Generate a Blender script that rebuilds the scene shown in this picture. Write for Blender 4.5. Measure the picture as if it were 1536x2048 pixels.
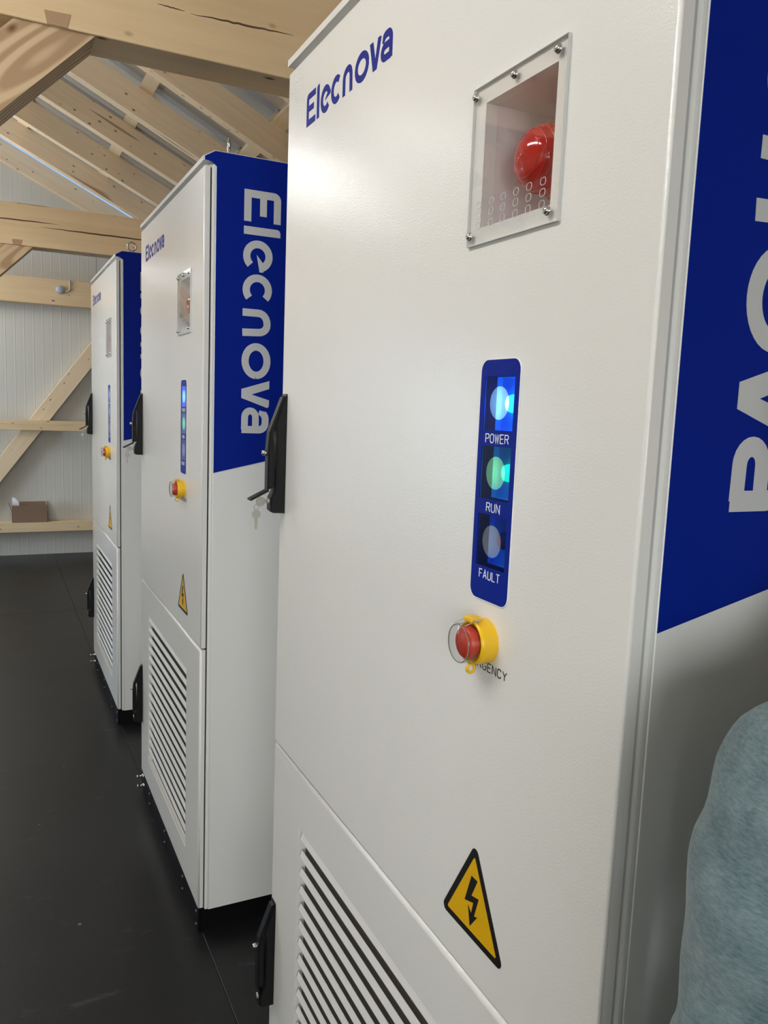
import bpy, bmesh, math, random
from mathutils import Vector, Matrix
random.seed(7)
PI = math.pi
scene = bpy.context.scene
for o in list(bpy.data.objects):
    bpy.data.objects.remove(o)
COL = scene.collection

# ------------------------------------------------------------------ camera, world, exposure
def make_camera():
    pos = Vector((-0.5208, -0.5370, 1.5826)); yaw, pit, roll = -0.458538, -0.129451, 0.039226
    cy, sy = math.cos(yaw), math.sin(yaw)
    f = Vector((-sy*math.cos(pit), cy*math.cos(pit), math.sin(pit)))
    r0 = Vector((cy, sy, 0)); u0 = r0.cross(f)
    rr = math.cos(roll)*r0 + math.sin(roll)*u0; uu = -math.sin(roll)*r0 + math.cos(roll)*u0
    cam = bpy.data.cameras.new('camera'); o = bpy.data.objects.new('camera', cam); COL.objects.link(o)
    M = Matrix((rr, uu, -f)).transposed().to_4x4(); M.translation = pos; o.matrix_world = M
    cam.sensor_fit = 'VERTICAL'; cam.sensor_height = 36.0; cam.lens = 36.0*1599.69/2048.0; cam.clip_start = 0.02
    scene.camera = o
make_camera()
scene.view_settings.view_transform = 'Standard'
scene.view_settings.look = 'None'
scene.view_settings.gamma = 1.0
scene.view_settings.use_curve_mapping = False
scene.view_settings.exposure = 0.0
LAMP = 35.0          # emission of the batten lamps
DAY = 0.9            # daylight outside
world = bpy.data.worlds.new('world'); scene.world = world; world.use_nodes = True
bgn = world.node_tree.nodes['Background']
bgn.inputs[0].default_value = (0.40, 0.62, 1.0, 1); bgn.inputs[1].default_value = DAY
def daylight(name, loc, rot, sx, sy, power, col=(0.72, 0.84, 1.0)):
    l = bpy.data.lights.new(name, 'AREA'); l.shape = 'RECTANGLE'; l.size = sx; l.size_y = sy; l.energy = power; l.color = col
    o = bpy.data.objects.new(name, l); COL.objects.link(o); o.location = loc; o.rotation_euler = rot
# daylight entering through the glazed door in the left wall and the window behind the photographer
daylight('door_daylight', (-4.5, 6.4, 1.5), (0, math.radians(-80), 0), 2.0, 1.7, 190)
daylight('window_daylight', (-2.2, -3.75, 1.75), (math.radians(84), 0, 0), 3.0, 1.5, 170, (1.0, 0.985, 0.93))

# ------------------------------------------------------------------ materials
def new_mat(name):
    m = bpy.data.materials.new(name); m.use_nodes = True
    nt = m.node_tree; return m, nt, nt.nodes['Principled BSDF']
def N(nt, kind, **kw):
    n = nt.nodes.new(kind)
    for k, v in kw.items():
        if k in n.inputs: n.inputs[k].default_value = v
        else: setattr(n, k, v)
    return n
def L(nt, a, b): nt.links.new(a, b)
def plain(name, col, rough=0.5, metal=0.0, bump=0.0, scale=200.0, spec=None, coat=0.0):
    m, nt, b = new_mat(name)
    b.inputs['Base Color'].default_value = (*col, 1); b.inputs['Roughness'].default_value = rough
    b.inputs['Metallic'].default_value = metal
    if spec is not None: b.inputs['Specular IOR Level'].default_value = spec
    if coat: b.inputs['Coat Weight'].default_value = coat
    tc = N(nt, 'ShaderNodeTexCoord')
    nz = N(nt, 'ShaderNodeTexNoise', Scale=scale, Detail=2.0)
    L(nt, tc.outputs['Object'], nz.inputs['Vector'])
    if bump:
        bp = N(nt, 'ShaderNodeBump', Strength=1.0, Distance=bump)
        L(nt, nz.outputs['Fac'], bp.inputs['Height']); L(nt, bp.outputs['Normal'], b.inputs['Normal'])
    else:
        mr = N(nt, 'ShaderNodeMapRange'); mr.inputs['To Min'].default_value = max(rough-.04, 0.02); mr.inputs['To Max'].default_value = min(rough+.04, 1)
        L(nt, nz.outputs['Fac'], mr.inputs['Value']); L(nt, mr.outputs['Result'], b.inputs['Roughness'])
    return m
def emis(name, col, strength, base=(0.8, 0.8, 0.8)):
    m, nt, b = new_mat(name)
    b.inputs['Base Color'].default_value = (*base, 1)
    b.inputs['Emission Color'].default_value = (*col, 1); b.inputs['Emission Strength'].default_value = strength
    return m
def clear(name, tint=(1, 1, 1), gloss=0.08, rough=0.03, diffuse=0.0, dcol=(1, 1, 1), ior=1.45):
    m, nt, b = new_mat(name); nt.nodes.remove(b)
    out = [n for n in nt.nodes if n.type == 'OUTPUT_MATERIAL'][0]
    tr = N(nt, 'ShaderNodeBsdfTransparent'); tr.inputs['Color'].default_value = (*tint, 1)
    gl = N(nt, 'ShaderNodeBsdfGlossy', Roughness=rough)
    lw = N(nt, 'ShaderNodeLayerWeight', Blend=.5)      # Schlick reflectance, the same from both sides
    pw = N(nt, 'ShaderNodeMath', operation='POWER'); pw.inputs[1].default_value = 5.0; L(nt, lw.outputs['Facing'], pw.inputs[0])
    fr = N(nt, 'ShaderNodeMath', operation='MULTIPLY_ADD'); r0 = ((ior-1)/(ior+1))**2
    fr.inputs[1].default_value = 1-r0; fr.inputs[2].default_value = r0; L(nt, pw.outputs[0], fr.inputs[0])
    mx = N(nt, 'ShaderNodeMixShader')
    L(nt, fr.outputs[0], mx.inputs[0]); L(nt, tr.outputs[0], mx.inputs[1]); L(nt, gl.outputs[0], mx.inputs[2])
    last = mx
    if diffuse:
        df = N(nt, 'ShaderNodeBsdfTranslucent'); df.inputs['Color'].default_value = (*dcol, 1)
        d2 = N(nt, 'ShaderNodeBsdfDiffuse'); d2.inputs['Color'].default_value = (*dcol, 1)
        ad = N(nt, 'ShaderNodeMixShader'); ad.inputs[0].default_value = .5
        L(nt, df.outputs[0], ad.inputs[1]); L(nt, d2.outputs[0], ad.inputs[2])
        m2 = N(nt, 'ShaderNodeMixShader'); m2.inputs[0].default_value = diffuse
        L(nt, mx.outputs[0], m2.inputs[1]); L(nt, ad.outputs[0], m2.inputs[2]); last = m2
    L(nt, last.outputs[0], out.inputs['Surface'])
    return m
def wood(name, light, dark, scale=1.0, rings=False, rough=0.62):
    """grain runs along the object's own X axis"""
    m, nt, b = new_mat(name); b.inputs['Roughness'].default_value = rough
    b.inputs['Specular IOR Level'].default_value = 0.25
    tc = N(nt, 'ShaderNodeTexCoord'); oi = N(nt, 'ShaderNodeObjectInfo')
    off = N(nt, 'ShaderNodeVectorMath', operation='MULTIPLY_ADD'); off.inputs[1].default_value = (1, 1, 1)
    cmb = N(nt, 'ShaderNodeCombineXYZ')
    ml = N(nt, 'ShaderNodeMath', operation='MULTIPLY'); ml.inputs[1].default_value = 37.0
    L(nt, oi.outputs['Random'], ml.inputs[0])
    for i in range(3): L(nt, ml.outputs[0], cmb.inputs[i])
    L(nt, tc.outputs['Object'], off.inputs[0]); L(nt, cmb.outputs[0], off.inputs[2])
    mp = N(nt, 'ShaderNodeMapping'); mp.inputs['Scale'].default_value = (0.9, 16, 16)
    L(nt, off.outputs[0], mp.inputs['Vector'])
    n1 = N(nt, 'ShaderNodeTexNoise', Scale=1.6*scale, Detail=6.0, Roughness=0.6, Distortion=0.6)
    L(nt, mp.outputs[0], n1.inputs['Vector'])
    n0 = N(nt, 'ShaderNodeTexNoise', Scale=2.2, Detail=2.0); L(nt, off.outputs[0], n0.inputs['Vector'])
    add = N(nt, 'ShaderNodeMix', data_type='FLOAT'); add.inputs[0].default_value = .35
    L(nt, n1.outputs['Fac'], add.inputs[2]); L(nt, n0.outputs['Fac'], add.inputs[3])
    fac = add.outputs[0]
    if rings:
        mp2 = N(nt, 'ShaderNodeMapping'); mp2.inputs['Scale'].default_value = (1.7, 7, 7)
        L(nt, off.outputs[0], mp2.inputs['Vector'])
        nr = N(nt, 'ShaderNodeTexNoise', Scale=.62, Detail=1.0, Roughness=.3); L(nt, mp2.outputs[0], nr.inputs['Vector'])
        mk_ = N(nt, 'ShaderNodeMath', operation='MULTIPLY'); mk_.inputs[1].default_value = 150.0; L(nt, nr.outputs['Fac'], mk_.inputs[0])
        sn = N(nt, 'ShaderNodeMath', operation='SINE'); L(nt, mk_.outputs[0], sn.inputs[0])
        wv = N(nt, 'ShaderNodeMath', operation='MULTIPLY_ADD'); wv.inputs[1].default_value = .5; wv.inputs[2].default_value = .5; L(nt, sn.outputs[0], wv.inputs[0])
        mix = N(nt, 'ShaderNodeMix', data_type='FLOAT'); mix.inputs[0].default_value = .6
        L(nt, fac, mix.inputs[2]); L(nt, wv.outputs[0], mix.inputs[3]); fac = mix.outputs[0]
    cr = N(nt, 'ShaderNodeValToRGB')
    cr.color_ramp.elements[0].position = .30; cr.color_ramp.elements[0].color = (*dark, 1)
    cr.color_ramp.elements[1].position = .68; cr.color_ramp.elements[1].color = (*light, 1)
    L(nt, fac, cr.inputs[0])
    # knots: small dark ovals, long checks
    mk = N(nt, 'ShaderNodeMapping'); mk.inputs['Scale'].default_value = (6.5*scale, 12.0*scale, 12.0*scale); L(nt, off.outputs[0], mk.inputs['Vector'])
    vo = N(nt, 'ShaderNodeTexVoronoi', Scale=1.0); L(nt, mk.outputs[0], vo.inputs['Vector'])
    kr = N(nt, 'ShaderNodeValToRGB')
    kr.color_ramp.elements[0].position = .045; kr.color_ramp.elements[0].color = (0, 0, 0, 1)
    kr.color_ramp.elements[1].position = .13; kr.color_ramp.elements[1].color = (1, 1, 1, 1)
    L(nt, vo.outputs['Distance'], kr.inputs[0])
    mc = N(nt, 'ShaderNodeMapping'); mc.inputs['Scale'].default_value = (0.8, 14, 14); L(nt, off.outputs[0], mc.inputs['Vector'])
    nc = N(nt, 'ShaderNodeTexNoise', Scale=1.0, Detail=1.0); L(nt, mc.outputs[0], nc.inputs['Vector'])
    rc = N(nt, 'ShaderNodeValToRGB'); e = rc.color_ramp.elements
    e[0].position = .725; e[0].color = (1, 1, 1, 1); e[1].position = .737; e[1].color = (.5, .45, .42, 1)
    L(nt, nc.outputs['Fac'], rc.inputs[0])
    x1 = N(nt, 'ShaderNodeMix', data_type='RGBA'); x1.inputs[6].default_value = (0.16, 0.075, 0.03, 1)
    L(nt, kr.outputs[0], x1.inputs[0]); L(nt, cr.outputs[0], x1.inputs[7])
    x2 = N(nt, 'ShaderNodeMix', data_type='RGBA', blend_type='MULTIPLY'); x2.inputs[0].default_value = 1.0
    L(nt, x1.outputs[2], x2.inputs[6]); L(nt, rc.outputs[0], x2.inputs[7])
    L(nt, x2.outputs[2], b.inputs['Base Color'])
    bp = N(nt, 'ShaderNodeBump', Strength=.4, Distance=.001); L(nt, fac, bp.inputs['Height']); L(nt, bp.outputs[0], b.inputs['Normal'])
    return m
M = {}
M['paint'] = plain('white_powder_coat', (0.78, 0.77, 0.735), 0.19, bump=0.00034, scale=400, spec=0.35)
M['paint_slat'] = plain('matt_white_slat_paint', (0.68, 0.67, 0.64), 0.55, spec=0.25)
M['paint_side'] = plain('white_side_paint', (0.80, 0.80, 0.77), 0.42, bump=0.00008, scale=300)
M['blue'] = plain('royal_blue_vinyl', (0.0006, 0.015, 0.25), 0.5, bump=0.00004, scale=300, spec=0.12)
M['logo_blue'] = plain('logo_blue_vinyl', (0.012, 0.026, 0.25), 0.45, spec=0.12)
M['letter'] = plain('grey_white_vinyl', (0.58, 0.59, 0.59), 0.4)
M['white'] = plain('white_print', (0.85, 0.87, 0.9), 0.4)
M['black'] = plain('black_print', (0.008, 0.008, 0.008), 0.4)
M['yellow_print'] = plain('yellow_print', (0.75, 0.42, 0.003), 0.4)
M['black_plastic'] = plain('black_plastic', (0.007, 0.0075, 0.0075), 0.42, bump=0.00005, scale=600, spec=0.22)
M['gasket'] = plain('black_rubber', (0.01, 0.01, 0.01), 0.7)
M['plinth'] = plain('black_plinth_paint', (0.004, 0.004, 0.004), 0.55, spec=0.15)
M['chrome'] = plain('polished_steel', (0.62, 0.61, 0.58), 0.18, 1.0)
M['steel'] = plain('key_steel', (0.40, 0.385, 0.34), 0.35, 0.3)
M['dark_steel'] = plain('dark_bolt_steel', (0.10, 0.10, 0.095), 0.4, 0.6)
M['yellow'] = plain('yellow_plastic', (0.85, 0.50, 0.005), 0.36, coat=0.2)
M['red'] = plain('red_button_plastic', (0.55, 0.045, 0.02), 0.4)
M['niche'] = plain('niche_grey_beacon_tint', (0.74, 0.68, 0.67), 0.5)  # grey walls with the red beacon's pink cast put into the colour
M['pocket'] = plain('pocket_white', (0.85, 0.85, 0.87), 0.5)
M['vent_shade'] = plain('vent_filter_shade', (0.075, 0.066, 0.052), 0.9)  # brown stands in for the shade between louvre slats
M['acrylic'] = clear('clear_acrylic', (0.985, 0.985, 0.985), ior=1.45)
M['cover'] = clear('clear_cover_plastic', (0.96, 0.96, 0.95), ior=1.5, rough=0.05)
M['dark_edge'] = plain('dark_clear_edge', (0.22, 0.23, 0.20), 0.2)
M['acrylic_edge'] = plain('acrylic_edge', (0.62, 0.62, 0.60), 0.25)
M['bluefilm'] = clear('blue_translucent_film', (0.02, 0.20, 0.92), diffuse=0.16, dcol=(0.002, 0.03, 0.34), ior=1.08, rough=.3)
M['frost'] = clear('frosted_lens', (0.85, 0.92, 1.0), diffuse=0.32, dcol=(0.66, 0.76, 0.92), ior=1.08, rough=.3)
M['led_blue'] = emis('led_power', (0.12, 0.45, 1.0), 18.0)
M['led_green'] = emis('led_run', (0.0, 1.0, 0.13), 5.0)
M['led_off'] = plain('led_fault', (0.55, 0.08, 0.05), 0.4)
M['card'] = plain('brown_cardboard', (0.235, 0.15, 0.095), 0.85, bump=0.0003, scale=90)
M['grey_plastic'] = plain('grey_plastic', (0.42, 0.45, 0.50), 0.4)
M['wallpanel'] = plain('off_white_panel', (0.58, 0.56, 0.50), 0.5, bump=0.0001, scale=60)
M['innerwall'] = plain('light_wall', (0.60, 0.59, 0.54), 0.6)
M['metalroof'] = plain('galvanised_sheet', (0.60, 0.62, 0.64), 0.24, 0.75)
M['glass'] = clear('door_glass', (0.95, 0.97, 0.98))
M['lamp'] = emis('lamp_diffuser', (1.0, 0.99, 0.96), LAMP)
M['wood'] = wood('spruce_beam', (0.74, 0.555, 0.335), (0.62, 0.445, 0.25))
M['wood_side'] = wood('spruce_rafter', (0.82, 0.65, 0.44), (0.70, 0.53, 0.34), scale=1.4)
M['wood_ring'] = wood('flat_sawn_spruce', (0.60, 0.44, 0.27), (0.40, 0.26, 0.145), rings=True)
M['wood_yellow'] = wood('planed_spruce', (0.76, 0.60, 0.38), (0.64, 0.46, 0.26))
M['crack'] = plain('drying_crack_dark', (0.10, 0.055, 0.028), 0.9)
M['endgrain'] = plain('end_grain', (0.40, 0.255, 0.14), 0.7)

def make_red_lens():
    m, nt, b = new_mat('red_beacon_lens')
    b.inputs['Base Color'].default_value = (0.50, 0.008, 0.006, 1); b.inputs['Roughness'].default_value = 0.12
    b.inputs['Subsurface Weight'].default_value = 0.25; b.inputs['Subsurface Radius'].default_value = (0.02, .002, .002)
    b.inputs['Coat Weight'].default_value = 0.6
    return m
M['lens'] = make_red_lens()
def make_floor():
    m, nt, b = new_mat('dark_grey_floor_sheet')
    tc = N(nt, 'ShaderNodeTexCoord')
    n1 = N(nt, 'ShaderNodeTexNoise', Scale=1.1, Detail=6.0, Roughness=.6); L(nt, tc.outputs['Object'], n1.inputs['Vector'])
    cr = N(nt, 'ShaderNodeValToRGB'); cr.color_ramp.elements[0].color = (0.0065, 0.0065, 0.0068, 1); cr.color_ramp.elements[1].color = (0.0115, 0.0114, 0.0118, 1)
    cr.color_ramp.elements[0].position = .35; cr.color_ramp.elements[1].position = .7
    L(nt, n1.outputs['Fac'], cr.inputs[0])
    mp = N(nt, 'ShaderNodeMapping'); mp.inputs['Scale'].default_value = (2.2, 7, 1); mp.inputs['Rotation'].default_value = (0, 0, .5); L(nt, tc.outputs['Object'], mp.inputs['Vector'])
    n2 = N(nt, 'ShaderNodeTexNoise', Scale=2.2, Detail=8.0, Roughness=.72); L(nt, mp.outputs[0], n2.inputs['Vector'])
    r2 = N(nt, 'ShaderNodeValToRGB'); r2.color_ramp.elements[0].position = .60; r2.color_ramp.elements[0].color = (0, 0, 0, 1); r2.color_ramp.elements[1].position = .80; r2.color_ramp.elements[1].color = (.5, .5, .5, 1)
    L(nt, n2.outputs['Fac'], r2.inputs[0])
    mx = N(nt, 'ShaderNodeMix', data_type='RGBA'); mx.inputs[7].default_value = (0.14, 0.14, 0.15, 1)
    L(nt, r2.outputs[0], mx.inputs[0]); L(nt, cr.outputs[0], mx.inputs[6])
    vo = N(nt, 'ShaderNodeTexVoronoi', Scale=5.0); L(nt, tc.outputs['Object'], vo.inputs['Vector'])
    r3 = N(nt, 'ShaderNodeValToRGB'); r3.color_ramp.elements[0].position = .018; r3.color_ramp.elements[0].color = (1, 1, 1, 1); r3.color_ramp.elements[1].position = .03; r3.color_ramp.elements[1].color = (0, 0, 0, 1)
    L(nt, vo.outputs['Distance'], r3.inputs[0])
    m3 = N(nt, 'ShaderNodeMix', data_type='RGBA'); m3.inputs[7].default_value = (0.22, 0.21, 0.2, 1)
    L(nt, r3.outputs[0], m3.inputs[0]); L(nt, mx.outputs[2], m3.inputs[6]); L(nt, m3.outputs[2], b.inputs['Base Color'])
    mr = N(nt, 'ShaderNodeMapRange'); b.inputs['Specular IOR Level'].default_value = .34; mr.inputs['To Min'].default_value = .26; mr.inputs['To Max'].default_value = .46
    L(nt, n1.outputs['Fac'], mr.inputs[0]); L(nt, mr.outputs[0], b.inputs['Roughness'])
    n4 = N(nt, 'ShaderNodeTexNoise', Scale=160.0, Detail=2.0); L(nt, tc.outputs['Object'], n4.inputs['Vector'])
    bp = N(nt, 'ShaderNodeBump', Strength=.5, Distance=.0006); L(nt, n4.outputs['Fac'], bp.inputs['Height']); L(nt, bp.outputs[0], b.inputs['Normal'])
    return m
M['floor'] = make_floor()
def make_shirt():
    m, nt, b = new_mat('heather_jersey')
    tc = N(nt, 'ShaderNodeTexCoord')
    mp = N(nt, 'ShaderNodeMapping'); mp.inputs['Scale'].default_value = (160, 160, 520); mp.inputs['Rotation'].default_value = (0, .55, 0); L(nt, tc.outputs['Object'], mp.inputs['Vector'])
    n1 = N(nt, 'ShaderNodeTexNoise', Scale=1.0, Detail=5.0, Roughness=.7); L(nt, mp.outputs[0], n1.inputs['Vector'])
    n2 = N(nt, 'ShaderNodeTexNoise', Scale=45.0, Detail=3.0); L(nt, tc.outputs['Object'], n2.inputs['Vector'])
    mm = N(nt, 'ShaderNodeMix', data_type='FLOAT'); mm.inputs[0].default_value = .35; L(nt, n1.outputs['Fac'], mm.inputs[2]); L(nt, n2.outputs['Fac'], mm.inputs[3])
    cr = N(nt, 'ShaderNodeValToRGB'); e = cr.color_ramp.elements
    e[0].position = .35; e[0].color = (0.075, 0.125, 0.138, 1); e[1].position = .66; e[1].color = (0.20, 0.265, 0.28, 1)
    L(nt, mm.outputs[0], cr.inputs[0]); L(nt, cr.outputs[0], b.inputs['Base Color'])
    b.inputs['Roughness'].default_value = .95; b.inputs['Specular IOR Level'].default_value = .1; b.inputs['Sheen Weight'].default_value = .3
    bp = N(nt, 'ShaderNodeBump', Strength=.6, Distance=.0006); L(nt, mm.outputs[0], bp.inputs['Height']); L(nt, bp.outputs[0], b.inputs['Normal'])
    return m
M['shirt'] = make_shirt()
M['skin'] = plain('skin', (0.55, 0.33, 0.24), 0.5)
M['trouser'] = plain('dark_trousers', (0.03, 0.035, 0.05), 0.9)
M['hair'] = plain('dark_hair', (0.03, 0.02, 0.015), 0.7)
M['shoe'] = plain('dark_shoe', (0.03, 0.025, 0.02), 0.5)
M['eye'] = plain('eye_white', (0.8, 0.8, 0.8), 0.2)
M['mouth'] = plain('lip_skin', (0.42, 0.17, 0.14), 0.5)

# ------------------------------------------------------------------ helpers
def tag(o, label=None, cat=None, group=None, kind=None):
    if label: o['label'] = label
    if cat: o['category'] = cat
    if group: o['group'] = group
    if kind: o['kind'] = kind
    return o
def empty(name, loc=(0, 0, 0), rot=(0, 0, 0)):
    o = bpy.data.objects.new(name, None); COL.objects.link(o); o.location = loc; o.rotation_euler = rot
    o.empty_display_size = .1; return o
class MB:
    def __init__(s): s.bm = bmesh.new()
    def poly_prism(s, pts, axis, a, b):
        """pts 2D polygon; axis 'x': (y,z), 'y': (x,z), 'z': (x,y); extruded from a to b"""
        def P(p, t):
            return {'x': (t, p[0], p[1]), 'y': (p[0], t, p[1]), 'z': (p[0], p[1], t)}[axis]
        va = [s.bm.verts.new(P(p, a)) for p in pts]; vb = [s.bm.verts.new(P(p, b)) for p in pts]
        n = len(pts); f = [s.bm.faces.new(va), s.bm.faces.new(vb[::-1])]
        for i in range(n): f.append(s.bm.faces.new((va[i], vb[i], vb[(i+1) % n], va[(i+1) % n])))
        bmesh.ops.recalc_face_normals(s.bm, faces=f)
        return s
    def box(s, x0, x1, y0, y1, z0, z1, bev=0.0, seg=2, mat=None):
        t = bmesh.new(); bmesh.ops.create_cube(t, size=1.0)
        bmesh.ops.transform(t, verts=t.verts, matrix=Matrix.Translation(((x0+x1)/2, (y0+y1)/2, (z0+z1)/2)) @ Matrix.Diagonal((x1-x0, y1-y0, z1-z0, 1)))
        if bev: bmesh.ops.bevel(t, geom=t.edges[:], offset=bev, segments=seg, profile=.5, affect='EDGES')
        if mat is not None: bmesh.ops.transform(t, verts=t.verts, matrix=mat)
        s.add(t); return s
    def add(s, t):
        me = bpy.data.meshes.new('t'); t.to_mesh(me); t.free(); s.bm.from_mesh(me); bpy.data.meshes.remove(me)
    def lathe(s, prof, origin, axis, n=28, closed=True, ang=(0, 2*PI)):
        """prof: (r, h) list, revolved about axis through origin"""
        ax = Vector(axis).normalized(); t = Vector((0, 0, 1)) if abs(ax.z) < .9 else Vector((0, 1, 0))
        u = ax.cross(t).normalized(); v = ax.cross(u); O = Vector(origin); rings = []
        for r, h in prof:
            rings.append([s.bm.verts.new(O + ax*h + (u*math.cos(2*PI*i/n) + v*math.sin(2*PI*i/n))*max(r, 1e-5)) for i in range(n)])
        fs = []
        for a, b in zip(rings, rings[1:]):
            for i in range(n): fs.append(s.bm.faces.new((a[i], a[(i+1) % n], b[(i+1) % n], b[i])))
        if closed:
            fs.append(s.bm.faces.new(rings[0][::-1])); fs.append(s.bm.faces.new(rings[-1]))
        for f in fs: f.smooth = True
        bmesh.ops.recalc_face_normals(s.bm, faces=fs); return s
    def tube(s, pts, r, n=8, closed=False):
        pts = [Vector(p) for p in pts]; m = len(pts); rings = []; fs = []
        prev = None
        for i, p in enumerate(pts):
            if closed: d = pts[(i+1) % m] - pts[i-1]
            else: d = pts[min(i+1, m-1)] - pts[max(i-1, 0)]
            d.normalize()
            if prev is None: u = d.orthogonal().normalized()
            else: u = (prev - d*prev.dot(d)).normalized()
            prev = u; v = d.cross(u)
            rings.append([s.bm.verts.new(p + (u*math.cos(2*PI*k/n) + v*math.sin(2*PI*k/n))*r) for k in range(n)])
        for i in range(m if closed else m-1):
            a, b = rings[i], rings[(i+1) % m]
            for k in range(n): fs.append(s.bm.faces.new((a[k], a[(k+1) % n], b[(k+1) % n], b[k])))
        if not closed: fs.append(s.bm.faces.new(rings[0][::-1])); fs.append(s.bm.faces.new(rings[-1]))
        for f in fs: f.smooth = True
        bmesh.ops.recalc_face_normals(s.bm, faces=fs); return s
    def build(s, name, mat, parent=None, loc=None, mw=None):
        me = bpy.data.meshes.new(name); s.bm.to_mesh(me); s.bm.free()
        o = bpy.data.objects.new(name, me); COL.objects.link(o); me.materials.append(mat)
        if parent: o.parent = parent
        if loc is not None: o.location = loc
        if mw is not None: o.matrix_world = mw
        return o
def arc(cx, cy, r, a0, a1, n=10, ry=None):
    ry = ry or r
    return [(cx + r*math.cos(math.radians(a0+(a1-a0)*i/n)), cy + ry*math.sin(math.radians(a0+(a1-a0)*i/n))) for i in range(n+1)]
def rrect(y0, y1, z0, z1, r, n=6):
    return arc(y0+r, z0+r, r, 180, 270, n) + arc(y1-r, z0+r, r, 270, 360, n) + arc(y1-r, z1-r, r, 0, 90, n) + arc(y0+r, z1-r, r, 90, 180, n)
def copy_tree(o, parent=None):
    c = o.copy(); COL.objects.link(c)
    if parent: c.parent = parent
    for ch in list(o.children): copy_tree(ch, c)
    return c
def timber(name, p0, p1, w, h, mat, parent=None, up=(0, 0, 1), bev=.003):
    """bar from p0 to p1 (centre line), width w sideways, height h along up; grain along own X"""
    p0, p1 = Vector(p0), Vector(p1); d = (p1-p0); Ln = d.length; d.normalize()
    upv = Vector(up); upv = (upv - d*upv.dot(d)).normalized(); sd = upv.cross(d)
    Mx = Matrix((d, sd, upv)).transposed().to_4x4(); Mx.translation = (p0+p1)/2
    o = MB().box(-Ln/2, Ln/2, -w/2, w/2, -h/2, h/2, bev).build(name, mat, None)
    if parent: o.parent = parent; o.matrix_local = Matrix.Translation(parent.location).inverted() @ Mx
    else: o.matrix_world = Mx
    return o

# ------------------------------------------------------------------ flat lettering
def stroke(poly, w, out, cap0=0, cap1=0):
    """ribbon polygon quads along a 2D path with mitred joins, appended to out"""
    n = len(poly); V = [Vector(p) for p in poly]; Ls = []; Rs = []
    for i in range(n):
        if i == 0: d = (V[1]-V[0]).normalized(); nn = Vector((-d.y, d.x)); k = 1
        elif i == n-1: d = (V[-1]-V[-2]).normalized(); nn = Vector((-d.y, d.x)); k = 1
        else:
            d0 = (V[i]-V[i-1]).normalized(); d1 = (V[i+1]-V[i]).normalized()
            n0 = Vector((-d0.y, d0.x)); n1 = Vector((-d1.y, d1.x)); nn = (n0+n1)
            if nn.length < 1e-4: nn = n0
            nn.normalize(); k = 1/max(nn.dot(n0), .4)
        ww = w[i] if isinstance(w, (list, tuple)) else w
        Ls.append(V[i]+nn*ww/2*k); Rs.append(V[i]-nn*ww/2*k)
    for i in range(n-1): out.append([tuple(Ls[i]), tuple(Rs[i]), tuple(Rs[i+1]), tuple(Ls[i+1])])
def put_flat(mb, quads, fn, thick, nrm):
    for i_, q in enumerate(quads):
        thick += 4e-6
        a = [mb.bm.verts.new(Vector(fn(p))) for p in q]; b = [mb.bm.verts.new(Vector(fn(p)) + Vector(nrm)*thick) for p in q]
        fs = [mb.bm.faces.new(b), mb.bm.faces.new(a[::-1])]
        m = len(q)
        for i in range(m): fs.append(mb.bm.faces.new((a[i], a[(i+1) % m], b[(i+1) % m], b[i])))
        bmesh.ops.recalc_face_normals(mb.bm, faces=fs)
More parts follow.
